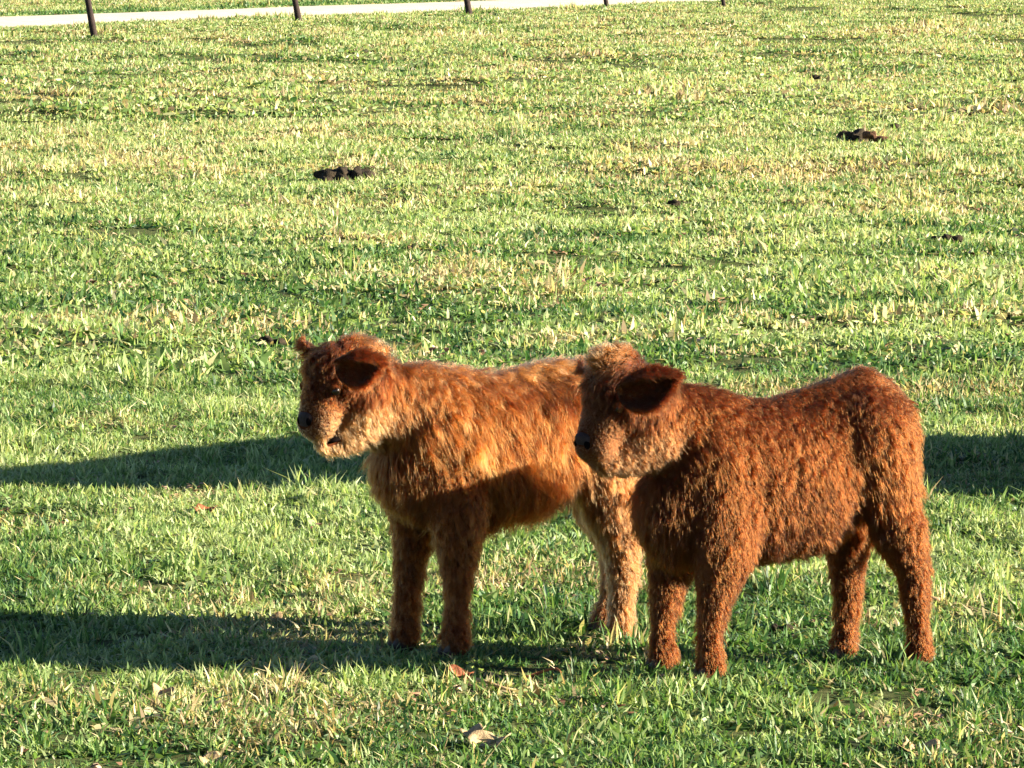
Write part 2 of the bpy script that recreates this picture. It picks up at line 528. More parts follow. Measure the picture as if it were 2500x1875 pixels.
LIT = [(820, 1440, 90, .9), (770, 1480, 70, .8), (470, 1215, 120, .8), (340, 1190, 90, .6), (640, 1690, 130, .7), (1250, 1700, 150, .8), (1450, 1610, 90, .6), (100, 1270, 110, .6), (2200, 1740, 180, .6),
       (2420, 1790, 90, .7), (1200, 1440, 110, .5), (1930, 1530, 90, .5), (1340, 720, 110, .8), (1050, 700, 90, .6), (1640, 450, 200, .4), (560, 300, 80, .5), (380, 400, 120, .6), (770, 340, 90, .7), (1780, 590, 110, .5), (60, 1830, 120, .7), (1500, 1500, 80, .4), (2300, 1500, 90, .4)]
lit_col = make_collection('litter', [litter_mesh('litter', 500 + i) for i in range(8)])
n = 90000
ly = RNG.uniform(8.8, 60, n); lx = RNG.uniform(-8, 8, n)
lw = patches(lx, ly, LIT, 3) * np.clip((fbm(lx, ly, 0.3, 91) - 0.35) * 4, 0, 1) + 0.035
ok = (RNG.random(n) < lw * np.where(ly < 20, 1.0, 0.45)) & (np.abs(lx) < 0.105 * ly + 1.2)
lx, ly = lx[ok], ly[ok]
place('leaf_litter', lit_col, lx, ly, height(lx, ly), np.full(len(lx), 0.5), np.zeros(len(lx)), RNG.uniform(0.6, 1.4, len(lx)) * np.where(ly < 20, 1, 1.6), RNG.integers(0, 8, len(lx)), 'brown and tan dead leaf scraps lying in the turf', 'litter')

# ------------------------------------------------------------------ calves
def frame(yaw):
    """heading, near-side and up axes of an animal facing left, turned by yaw towards the camera"""
    c, s = math.cos(yaw), math.sin(yaw)
    return np.array([[-c, -s, 0], [s, -c, 0], [0, 0, 1.0]])      # rows H, N, Z


class Animal:
    def __init__(self, anchor, yaw, head_at, head_yaw):
        self.A = frame(yaw)
        self.P0 = spot(*anchor)
        self.balls = []
        self.A_head = frame(head_yaw)
        self.PH = self.at(head_at[0], head_at[1], head_at[2])

    def at(self, px, py, w=0.0, head=False):
        A, P = (self.A_head, self.PH) if head else (self.A, self.P0)
        d = ray(px, py); N = A[1]
        t = (w - (CAM - P) @ N) / (d @ N)
        return CAM + d * t

    def foot(self, px, w, z=0.0):
        """point at height z in the plane w, seen in column px"""
        lo, hi = 900.0, 2200.0
        for _ in range(50):
            m = (lo + hi) / 2
            if self.at(px, m, w)[2] > z: lo = m
            else: hi = m
        return self.at(px, lo, w)

    def chain(self, pts, length, flow, head=False, sq=(1, 1, 1), lift=0.5, pale=0.0, zone='body', dens=1.0):
        """pts: (px, py, w, r) or (xyz array, r, [rw, rz]); a row of overlapping ellipsoids"""
        A = self.A_head if head else self.A
        P = []
        for p in pts:
            if isinstance(p[0], np.ndarray):
                c, r = p[0], p[1]; ex = p[2] if len(p) > 2 else (1, 1, 1)
            else:
                c, r = self.at(p[0], p[1], p[2], head), p[3]; ex = p[4] if len(p) > 4 else sq
            P.append((c, np.array([r * ex[0], r * ex[1], r * ex[2]])))
        fl = np.array(flow, float) @ A
        for i in range(len(P)):
            if i == len(P) - 1:
                ts_ = [1.0] if i == 0 else []
                a = b = P[i]
                ts_ = [0.0]
            else:
                a, b = P[i], P[i + 1]
                k = max(1, int(np.linalg.norm(a[0] - b[0]) / (0.3 * min(a[1].min(), b[1].min()) + 0.004)))
                ts_ = [j / k for j in range(k)]
            for t in ts_:
                c = a[0] * (1 - t) + b[0] * t; r = a[1] * (1 - t) + b[1] * t
                self.balls.append(dict(c=c, r=r, A=A, len=length, flow=fl, lift=lift, pale=pale, zone=zone, dens=dens))

    def skin(self, name, voxel=0.008, parent=None, origin=None, balls=None, smooth=10):
        bm = bmesh.new()
        for b in (balls or self.balls):
            R = Matrix([list(b['A'][0]), list(b['A'][1]), list(b['A'][2])]).transposed().to_4x4()
            mat = Matrix.Translation(Vector(b['c'])) @ R @ Matrix.Diagonal((*b['r'], 1))
            bmesh.ops.create_icosphere(bm, subdivisions=2, radius=1.0, matrix=mat)
        me = bpy.data.meshes.new(name + '_raw'); bm.to_mesh(me); bm.free()
        tmp = bpy.data.objects.new(name + '_raw', me); C.objects.link(tmp)
        md = tmp.modifiers.new('r', 'REMESH'); md.mode = 'VOXEL'; md.voxel_size = voxel; md.use_smooth_shade = True
        sm = tmp.modifiers.new('s', 'SMOOTH'); sm.iterations = smooth; sm.factor = 0.5
        dg = bpy.context.evaluated_depsgraph_get()
        out = bpy.data.meshes.new_from_object(tmp.evaluated_get(dg), depsgraph=dg)
        bpy.data.objects.remove(tmp); bpy.data.meshes.remove(me)
        out.name = name
        return out


def mesh_arrays(me):
    me.calc_loop_triangles()
    nv = len(me.vertices)
    co = np.empty(nv * 3); me.vertices.foreach_get('co', co); co = co.reshape(-1, 3)
    no = np.empty(nv * 3); me.vertices.foreach_get('normal', no); no = no.reshape(-1, 3)
    tri = np.empty(len(me.loop_triangles) * 3, np.int32); me.loop_triangles.foreach_get('vertices', tri)
    return co, no, tri.reshape(-1, 3)


def sample_surface(me, n, rng):
    co, no, tri = mesh_arrays(me)
    a, b, c = co[tri[:, 0]], co[tri[:, 1]], co[tri[:, 2]]
    ar = np.linalg.norm(np.cross(b - a, c - a), axis=1)
    t = rng.choice(len(tri), n, p=ar / ar.sum())
    u, v = rng.random(n), rng.random(n)
    f = u + v > 1; u[f] = 1 - u[f]; v[f] = 1 - v[f]
    w = 1 - u - v
    p = co[tri[t, 0]] * w[:, None] + co[tri[t, 1]] * u[:, None] + co[tri[t, 2]] * v[:, None]
    nn = no[tri[t, 0]] * w[:, None] + no[tri[t, 1]] * u[:, None] + no[tri[t, 2]] * v[:, None]
    return p, nn / np.linalg.norm(nn, axis=1)[:, None]


def nrm(v):
    return v / np.maximum(np.linalg.norm(v, axis=-1, keepdims=True), 1e-9)


def grow_hair(name, p, n, L, flow, lift, tint, pale, mat, rng, parent, clump_r=0.016, clump=0.6, lock=0.05, vary=0.4, radius=0.00048, wave=0.12, K=7, droop=0.18, origin=(0, 0, 0)):
    """one hair curves object: strands combed along the flow and gathered into locks"""
    N = len(p)
    ft = flow - n * np.sum(flow * n, 1)[:, None]
    ft = nrm(ft) + rng.normal(0, 0.11, (N, 3))
    t = np.linspace(0, 1, K)[None, :, None]
    down = np.array([0, 0, -1.0])
    def strands(p, n, ft, L, lift):
        return p[:, None, :] + L[:, None, None] * (ft[:, None, :] * (t * 0.85) + n[:, None, :] * (lift[:, None, None] * (1.15 * t - 0.62 * t * t)) + down * droop * t * t)
    X = strands(p, n, ft, L, lift)
    # locks: every strand leans towards its lock's middle strand
    ng = max(8, int(N * lock))
    gi = rng.choice(N, ng, replace=False)
    kd = kdtree.KDTree(ng)
    for i, g in enumerate(gi): kd.insert(p[g], i)
    kd.balance()
    own = np.array([kd.find(q)[1] for q in p])
    G = X[gi]
    ph = rng.uniform(0, 6.28, (ng, 3)); am = rng.uniform(0.3, 1.0, ng) * wave; frq = rng.uniform(0.8, 1.7, ng)
    tt = np.linspace(0, 1, K)[None, :]
    Lg = L[gi]
    side = nrm(np.cross(n[gi], ft[gi]))
    wv = np.sin(tt * 6.28 * frq[:, None] + ph[:, :1]) * am[:, None] * Lg[:, None] * tt
    wv2 = np.sin(tt * 6.28 * frq[:, None] * 0.8 + ph[:, 1:2]) * am[:, None] * Lg[:, None] * tt * 0.6
    swing = rng.normal(0, 0.20, ng)
    G = G + side[:, None, :] * (wv + swing[:, None] * Lg[:, None] * tt)[:, :, None] + n[gi][:, None, :] * wv2[:, :, None]
    k = (np.where(lift > 0.85, 0.15, clump) * rng.uniform(0.5, 1.15, N))[:, None, None] * (t ** 1.4)
    shift = (G - G[:, :1])[own]
    root_off = X - X[:, :1]
    # follow the lock's own curve, scaled to strand length, plus convergence to the lock
    follow = shift * (L / Lg[own])[:, None, None]
    own_w = np.where(lift > 0.85, 0.85, 0.3)[:, None, None]
    X = X[:, :1] + root_off * own_w + follow * (1 - own_w)
    X = X + (G[own][:, :1] - X[:, :1]) * k
    X = X + np.cumsum(rng.normal(0, 1, (N, K, 3)), 1) * (0.0006 + 0.012 * L[:, None, None]) * t
    hc = bpy.data.hair_curves.new(name)
    hc.add_curves([K] * N)
    hc.points.foreach_set('position', X.astype(np.float32).ravel())
    taper = np.interp(np.linspace(0, 1, K), [0, 0.6, 1], [1, 0.85, 0.25])
    rr = (radius * rng.uniform(0.7, 1.3, N))[:, None] * taper[None, :]
    hc.points.foreach_set('radius', rr.astype(np.float32).ravel())
    lt = rng.random(ng)
    tn = np.clip(tint + (lt[own] - 0.5) * vary + rng.normal(0, 0.07, N), 0, 1)
    a = hc.attributes.new('tint', 'FLOAT', 'CURVE'); a.data.foreach_set('value', tn.astype(np.float32))
    a = hc.attributes.new('pale', 'FLOAT', 'CURVE'); a.data.foreach_set('value', np.clip(pale, 0, 1).astype(np.float32))
    o = link(name, hc, parent, mat)
    o.location = origin
    return o


def fur_fields(p, n, balls):
    """length, flow, lift, paleness and density blended from the ellipsoids under each root"""
    c = np.array([b['c'] for b in balls]); r = np.array([b['r'] for b in balls])
    A = np.array([b['A'] for b in balls])
    ln = np.array([b['len'] for b in balls]); fl = np.array([b['flow'] for b in balls])
    li = np.array([b['lift'] for b in balls]); pa = np.array([b['pale'] for b in balls]); de = np.array([b['dens'] for b in balls])
    out = [np.empty(len(p)), np.empty((len(p), 3)), np.empty(len(p)), np.empty(len(p)), np.empty(len(p))]
    for s in range(0, len(p), 4000):
        q = p[s:s + 4000]
        d = q[:, None, :] - c[None]
        loc = np.einsum('bij,qbj->qbi', A, d) / r[None]
        dist = (np.linalg.norm(loc, axis=2) - 1) * r.min(1)[None]
        w = np.exp(-(dist - dist.min(1, keepdims=True)) / 0.010)
        w /= w.sum(1, keepdims=True)
        out[0][s:s + 4000] = w @ ln; out[1][s:s + 4000] = w @ fl; out[2][s:s + 4000] = w @ li
        out[3][s:s + 4000] = w @ pa; out[4][s:s + 4000] = w @ de
    return out


def ear_mesh(base, tip, facing, width, thick=0.006):
    """a cupped leaf of skin with a rim, base to tip, its hollow looking along facing"""
    ax = tip - base; Ln = np.linalg.norm(ax); ax = ax / Ln
    fc = facing - ax * (facing @ ax); fc = fc / np.linalg.norm(fc)
    sd = np.cross(ax, fc)
    V, F = [], []
    nu, nv_ = 12, 9
    prof = lambda t: math.sin(math.pi * min(1, t * 0.86 + 0.16)) ** 0.75
    for layer in (0, 1):
        for i in range(nu):
            t = i / (nu - 1)
            w = width * prof(t) * (0.62 if t == 0 else 1)
            for j in range(nv_):
                v = (j / (nv_ - 1) - 0.5) * 2
                cup = (v * v) * 0.42 * w * (1 - 0.4 * t)
                q = base + ax * Ln * t + sd * v * w * 0.5 + fc * (cup - 0.10 * Ln * t * t) - fc * (thick * (1 - v * v * 0.8) * (1 - 0.6 * t) if layer else 0)
                V.append(q)
    o = nu * nv_
    for i in range(nu - 1):
        for j in range(nv_ - 1):
            a = i * nv_ + j
            F.append((a, a + nv_, a + nv_ + 1, a + 1))
            F.append((o + a, o + a + 1, o + a + nv_ + 1, o + a + nv_))
    loop = [j for j in range(nv_)] + [i * nv_ + nv_ - 1 for i in range(1, nu)] + [(nu - 1) * nv_ + j for j in range(nv_ - 2, -1, -1)] + [i * nv_ for i in range(nu - 2, 0, -1)]
    for q in range(len(loop)):
        a, b = loop[q], loop[(q + 1) % len(loop)]
        F.append((a, b, o + b, o + a))
    return V, F, ax, fc, sd


def local_mesh(name, V, F, root):
    V = np.array(V) - np.array(root.location)
    return mesh_from(name, V, F)


def ellipsoid(name, c, r, A, root, mat, sub=3, parent=None, shape=None):
    bm = bmesh.new()
    bmesh.ops.create_icosphere(bm, subdivisions=sub, radius=1.0)
    if shape:
        for v in bm.verts: shape(v)
    R = Matrix([list(A[0]), list(A[1]), list(A[2])]).transposed().to_4x4()
    bm.transform(Matrix.Translation(Vector(c) - root.location) @ R @ Matrix.Diagonal((*r, 1)))
    for f in bm.faces: f.smooth = True
    me = bpy.data.meshes.new(name); bm.to_mesh(me); bm.free()
    return link(name, me, parent or root, mat)


def make_calf(spec):
    rng = np.random.default_rng(spec['seed'])
    an = Animal(spec['anchor'], spec['yaw'], spec['head_at'], spec['head_yaw'])
    H, Nn, Zz = an.A
    loc = Vector((an.P0[0], an.P0[1], 0.0))
    root = bpy.data.objects.new('calf', None)
    C.objects.link(root); root.location = loc
    tag(root, spec['label'], 'calf', 'highland calves in the pasture')
    for ch in spec['chains']:
        an.chain(**ch)
    for leg in spec['legs']:
        fx, w = leg['foot']
        ft = an.foot(fx, w, 0.035)
        pts = []
        for p in leg['pts']:
            pts.append(p)
        an.chain(pts + [(ft, leg['rf'])], leg.get('len', 0.022), leg.get('flow', (-0.15, 0, -1)), lift=0.26, zone='leg', pale=leg.get('pale', 0.0))
        # upper part of each leg carries longer hair
        # hoof: two claws
        for sgn in (-1, 1):
            c = an.foot(fx, w, 0.018) + H * 0.012 + Nn * 0.0125 * sgn
            def shp(v):
                if v.co.z < -0.25: v.co.z = -0.25 + (v.co.z + 0.25) * 0.35
                if v.co.z > 0: v.co.x -= 0.25 * v.co.z
            ellipsoid('hoof', c, np.array([0.030, 0.0135, 0.030]), an.A, root, M['hoof'], 2, shape=shp)
    body_me = an.skin('body')
    # root's own space
    co, no, tri = mesh_arrays(body_me)
    body_me.transform(Matrix.Translation(-loc))
    body = link('body', body_me, root, M['hide'])
    # parts of the face
    A2 = an.A_head
    nz = spec['nose']
    nose_c = an.at(nz[0], nz[1], nz[2], True)
    # nose pad: broad, wraps the muzzle end
    def pad(v):
        v.co = Vector([math.copysign(abs(q) ** 0.72, q) for q in v.co]) * 0.92
        v.co.x = v.co.x * (1.0 if v.co.x > 0 else 0.55)
        if abs(v.co.y) > 0.4: v.co.x -= 0.25 * (abs(v.co.y) - 0.4)
    tilt = math.radians(spec.get('nose_tilt', -25))
    ct, st = math.cos(tilt), math.sin(tilt)
    At = np.array([A2[0] * ct + A2[2] * st, A2[1], -A2[0] * st + A2[2] * ct])
    nr = np.array(spec['nose_r'])
    pad_o = ellipsoid('nose_pad', nose_c, nr, At, root, M['nose'], 3, shape=pad)
    for sgn in (-1, 1):
        c = nose_c + (At[0] * 0.0075 + At[1] * 0.0175 * sgn + At[2] * 0.004) * spec.get('nose_k', 1.0)
        ellipsoid('nostril', c, np.array([0.0070, 0.0080, 0.0115]) * spec.get('nose_k', 1.0), At, root, M['nostril'], 2, parent=pad_o)
    lp = spec['lip']
    lip_c = an.at(lp[0], lp[1], 0.0, True)
    ellipsoid('lower_lip', lip_c, np.array([0.013, 0.019, 0.007]), At, root, M['lip'], 3)
    if spec.get('mouth'):
        mo = spec['mouth']
        ellipsoid('mouth', an.at(mo[0], mo[1], mo[2], True), np.array([0.024, 0.037, 0.009]), At, root, M['nostril'], 3)  # solid dark form for the shaded mouth gap
    eyes = []
    for sgn in (-1, 1):
        e = spec['eye']
        c0 = an.at(e[0], e[1], 0.0, True)
        c = c0 + A2[1] * e[2] * sgn
        if sgn < 0: c = c
        eyes.append(c)
        eo = ellipsoid('eye', c, np.array([0.013, 0.010, 0.012]), A2, root, M['eye'], 3)
        lid = ellipsoid('eyelid', c + A2[2] * 0.006 - A2[1] * 0.003 * sgn, np.array([0.017, 0.011, 0.012]), A2, root, M['hide'], 2, parent=eo)
    # fur on the body
    p, n = sample_surface(body_me, spec['strands'], rng)
    p = p + np.array(loc)
    L, fl, li, pa, de = fur_fields(p, n, an.balls)
    keep = rng.random(len(p)) < de * 0.6
    # keep the nose, eyes and hoof tips clear
    dn = np.linalg.norm(p - nose_c, axis=1)
    L = L * np.clip((dn - 0.028) / 0.055, 0.12, 1)
    keep &= np.linalg.norm((p - nose_c) @ At.T / (nr * 1.03), axis=1) > 1
    for e in eyes:
        de_ = np.linalg.norm(p - e, axis=1)
        L = L * np.clip((de_ - 0.006) / 0.03, 0.35, 1); keep &= de_ > 0.010
    keep &= np.linalg.norm(p - lip_c, axis=1) > 0.012
    if spec.get('mouth'):
        mo = spec['mouth']; mc = an.at(mo[0], mo[1], 0.0, True)
        q = (p - mc) @ At.T / np.array([0.027, 0.046, 0.013])
        keep &= np.linalg.norm(q, axis=1) > 1
    # hair near the ground is short
    L = L * np.clip(p[:, 2] / 0.05, 0.45, 1)
    # parted along the spine
    wloc = (p - np.array(loc)) @ Nn
    fl = fl + (np.sign(wloc) * np.clip(n[:, 2], 0, 1) * 0.5)[:, None] * Nn[None]
    # breast and flank hair hangs, coat runs in patches
    s1 = (p - np.array(loc)) @ H; z1 = p[:, 2]
    sw = (fbm(s1 + 5, z1 + 5, 0.16, 71) - 0.5)
    fl = fl + sw[:, None] * 1.1 * H[None]
    L = L * (0.68 + 0.7 * fbm(s1 + 9, z1 + 3, 0.10, 75)) * rng.uniform(0.5, 1.2, len(p))
    tint = 0.32 + np.minimum(pa, 0) + spec['shade'] * (fbm(s1 + 2, z1 + 8, 0.13, 77) - 0.5) + spec.get('tint', 0.0)  # negative pale darkens the upper face: ear shadow put into hair colour
    p, n, L, fl, li, pa, tint = [q[keep] for q in (p, n, L, fl, li, pa, tint)]
    fly = rng.random(len(p)) < spec['fly']
    li = li * spec['lift_k']
    li = np.where(fly, rng.uniform(0.9, 1.35, len(p)), li)
    L = np.where(fly, L * 0.85, L)
    l0 = np.array(loc)
    coat = grow_hair('coat', p - l0, n, L, fl, li, tint, pa, spec['fur'], rng, root, lock=spec['lock'], vary=spec['vary'], clump=spec.get('clump', 0.6), wave=spec.get('wave', 0.14))
    tag(coat, kind='stuff')
    # ears with their own hair
    for e in spec['ears']:
        base = an.at(e['base'][0], e['base'][1], e['base'][2], True)
        tip = an.at(e['tip'][0], e['tip'][1], e['tip'][2], True)
        facing = np.array(e['face']) @ A2
        V, F, ax, fc, sd = ear_mesh(base, tip, facing, e['w'])
        ear = link('ear', local_mesh('ear', V, F, root), root, M['hide'])
        pe, ne = sample_surface(ear.data, e.get('n', 9000), rng)
        tt_ = (pe + l0 - base) @ ax / np.linalg.norm(tip - base)
        vv = (pe + l0 - base) @ sd
        edge = np.abs(vv) / (e['w'] * 0.5)
        Le = 0.014 + 0.022 * np.clip(edge, 0, 1) ** 2 + 0.020 * np.clip(tt_, 0, 1)
        fle = ax[None] * 0.9 + sd[None] * (np.sign(vv) * np.clip(edge, 0, 1))[:, None] * 0.8 + np.array([0, 0, -0.3])
        he = grow_hair('ear_hair', pe, ne, Le * rng.uniform(0.6, 1.1, len(pe)), fle, np.full(len(pe), 0.35), np.full(len(pe), 0.08 + spec.get('tint', 0.0)), np.zeros(len(pe)), spec['fur'], rng, ear, clump=0.5)  # low tint paints the ear's shaded face into its hair
        tag(he, kind='stuff')
    # tail hanging behind, its switch of long hair
    if spec.get('tail'):
        q = [an.at(*t) for t in spec['tail']]
        Vt, Ft = [], []
        K = 16
        pts = []
        for i in range(K):
            u = i / (K - 1) * (len(q) - 1); a = min(int(u), len(q) - 2); f = u - a
            pts.append(q[a] * (1 - f) + q[a + 1] * f)
        for i, c in enumerate(pts):
            r = 0.017 * (1 - 0.6 * i / (K - 1))
            for j in range(8):
                g = j / 8 * 6.283
                Vt.append(c + H * r * math.cos(g) + Nn * r * math.sin(g))
        for i in range(K - 1):
            for j in range(8):
                Ft.append((i * 8 + j, i * 8 + (j + 1) % 8, (i + 1) * 8 + (j + 1) % 8, (i + 1) * 8 + j))
        Ft.append(tuple(range(7, -1, -1))); Ft.append(tuple((K - 1) * 8 + j for j in range(8)))
        tail = link('tail', local_mesh('tail', Vt, Ft, root), root, M['hide'])
        pt, nt_ = sample_surface(tail.data, 6000, rng)
        zt = (pt[:, 2] - pt[:, 2].min()) / (np.ptp(pt[:, 2]) + 1e-6)
        Lt = 0.03 + 0.06 * (1 - zt) ** 2
        ht = grow_hair('tail_hair', pt, nt_, Lt * rng.uniform(0.6, 1.1, len(pt)), np.tile(np.array([0, 0, -1.0]), (len(pt), 1)), np.full(len(pt), 0.3), np.full(len(pt), 0.22), np.zeros(len(pt)), spec['fur'], rng, tail, clump=0.6)
        tag(ht, kind='stuff')
    return root, an


R_ = math.radians
TORSO = (-0.42, 0, -0.85)

right_spec = dict(
    label='darker red brown shaggy calf in front on the right, its muzzle overlapping the other',
    seed=5, anchor=(1905, 1636), yaw=R_(24), head_at=(1600, 1020, 0.02), head_yaw=R_(32), fur=M['fur_right'], strands=480000, tint=-0.03, clump=0.10, wave=0.14, lock=0.06, vary=0.22, shade=0.42, lift_k=0.62, fly=0.07,
    nose=(1433, 1086, 0.0), lip=(1482, 1136, 0), eye=(1478, 992, 0.062), nose_tilt=-30, nose_k=1.25, nose_r=(0.018, 0.034, 0.037),
    chains=[
        dict(pts=[(1735, 1150, 0, 0.160, (1, .82, 1.18)), (1850, 1172, 0, 0.168, (1, .84, 1.20)), (1960, 1160, 0, 0.166, (1, .84, 1.18)), (2058, 1095, 0, 0.150, (1, .78, 1.12)), (2118, 1050, 0, 0.125, (1, 1.0, 1.0))],
             length=0.030, flow=TORSO, lift=0.36, zone='torso'),
        dict(pts=[(1740, 1040, 0, 0.060, (1, .9, 1)), (1860, 1030, 0, 0.05, (1, 1, 1)), (1990, 990, 0, 0.05, (1, 1, 1)), (2105, 945, 0, 0.048, (1.1, 1.2, 1)), (2148, 982, 0, 0.055, (1, 1.2, 1))], length=0.026, flow=(-0.9, 0, -0.1), lift=0.5, zone='back', pale=0.15),  # paler topline hair paints in the sunlit rim
        # chest and neck
        dict(pts=[(1720, 1210, 0, 0.140, (1, .80, 1.15)), (1655, 1240, 0, 0.112, (.9, .9, 1.2))], length=0.042, flow=(-0.1, 0, -1), lift=0.5, zone='chest'),
        dict(pts=[(1730, 1070, 0, 0.120, (1, .85, 1.0)), (1650, 1050, 0, 0.110, (1, .80, 1.05)), (1590, 1030, 0.01, 0.095, (1, .8, 1))], length=0.040, flow=(-0.5, 0, -0.85), lift=0.5, zone='neck'),
        dict(pts=[(1800, 1095, 0.070, 0.066, (1, .6, 1)), (1775, 1150, 0.085, 0.085, (1, .6, 1.1))], length=0.034, flow=(-0.2, 0, -1), lift=0.45),
        # haunch
        dict(pts=[(2105, 1035, 0.030, 0.105, (1, .9, 1.0)), (2140, 1085, 0.066, 0.108, (1, .78, 1.15)), (2165, 1180, 0.075, 0.085, (1, .7, 1.1)), (2190, 1280, 0.085, 0.060, (1, .75, 1))], length=0.032, flow=(-0.3, 0, -0.95), lift=0.45),
        dict(pts=[(2125, 1080, -0.06, 0.105, (1, .75, 1.15)), (2105, 1200, -0.075, 0.080, (1, .7, 1.1)), (2075, 1290, -0.085, 0.058, (1, .75, 1))], length=0.032, flow=(-0.3, 0, -0.95), lift=0.45),
        # head
        dict(pts=[(1560, 980, 0, 0.088, (1.0, .95, 1.0)), (1512, 975, 0, 0.082, (1.0, .98, .98))], length=0.034, flow=(0.35, 0, -1.0), head=True, lift=0.65, zone='skull', dens=1.6, pale=-0.30),  # skull hair darkened, the ear's shadow put into its colour
        dict(pts=[(1515, 912, 0, 0.052, (1.1, 1.1, .75))], length=0.046, flow=(0.75, 0, 0.15), head=True, lift=0.9, zone='topknot', dens=1.5),
        dict(pts=[(1478, 888, 0, 0.028), (1520, 888, 0, 0.030)], length=0.044, flow=(0.3, 0, 0.9), head=True, lift=1.0, dens=1.3, pale=0.6),
        dict(pts=[(1492, 1005, 0, 0.068, (1, .95, 1)), (1464, 1055, 0, 0.052, (1, 1.1, .95)), (1452, 1088, 0, 0.045, (1, 1.3, 1.0))], length=0.012, flow=(-0.25, 0, -0.7), head=True, lift=0.3, zone='nose', dens=1.9, pale=0.12),
        dict(pts=[(1590, 1060, 0, 0.086, (1, .88, 1)), (1530, 1105, 0, 0.060, (1, .8, .9)), (1475, 1128, 0, 0.036, (1, .95, .8))], length=0.020, flow=(-0.7, 0, -0.7), head=True, lift=0.35, zone='jaw', dens=1.8, pale=0.22),
    ],
    legs=[
        dict(foot=(1735, 0.085), rf=0.035, pts=[(1775, 1240, 0.075, 0.109, (1, .65, 1.2)), (1770, 1350, 0.09, 0.077, (1, .8, 1)), (1745, 1460, 0.088, 0.041), (1733, 1550, 0.086, 0.026)], len=0.022),
        dict(foot=(1618, -0.085), rf=0.035, pts=[(1665, 1240, -0.075, 0.102, (1, .65, 1.2)), (1650, 1340, -0.088, 0.072, (1, .8, 1)), (1628, 1440, -0.088, 0.041), (1617, 1530, -0.085, 0.026)], len=0.022),
        dict(foot=(2245, 0.09), rf=0.035, pts=[(2195, 1290, 0.085, 0.067), (2228, 1390, 0.09, 0.041), (2235, 1450, 0.09, 0.036), (2240, 1530, 0.09, 0.026)], len=0.020),
        dict(foot=(2062, -0.09), rf=0.035, pts=[(2070, 1300, -0.085, 0.060), (2068, 1390, -0.09, 0.044), (2072, 1450, -0.09, 0.036), (2066, 1530, -0.09, 0.028)], len=0.020),
    ],
    ears=[dict(base=(1506, 960, 0.088), tip=(1648, 920, 0.180), face=(0.9, 0.2, -0.45), w=0.086, n=24000),
          dict(base=(1470, 925, -0.070), tip=(1432, 905, -0.145), face=(0.75, -0.5, -0.45), w=0.070, n=8000)],
    tail=[(2165, 945, 0), (2202, 1010, 0.0), (2212, 1120, 0), (2208, 1240, 0), (2190, 1310, 0)],
)

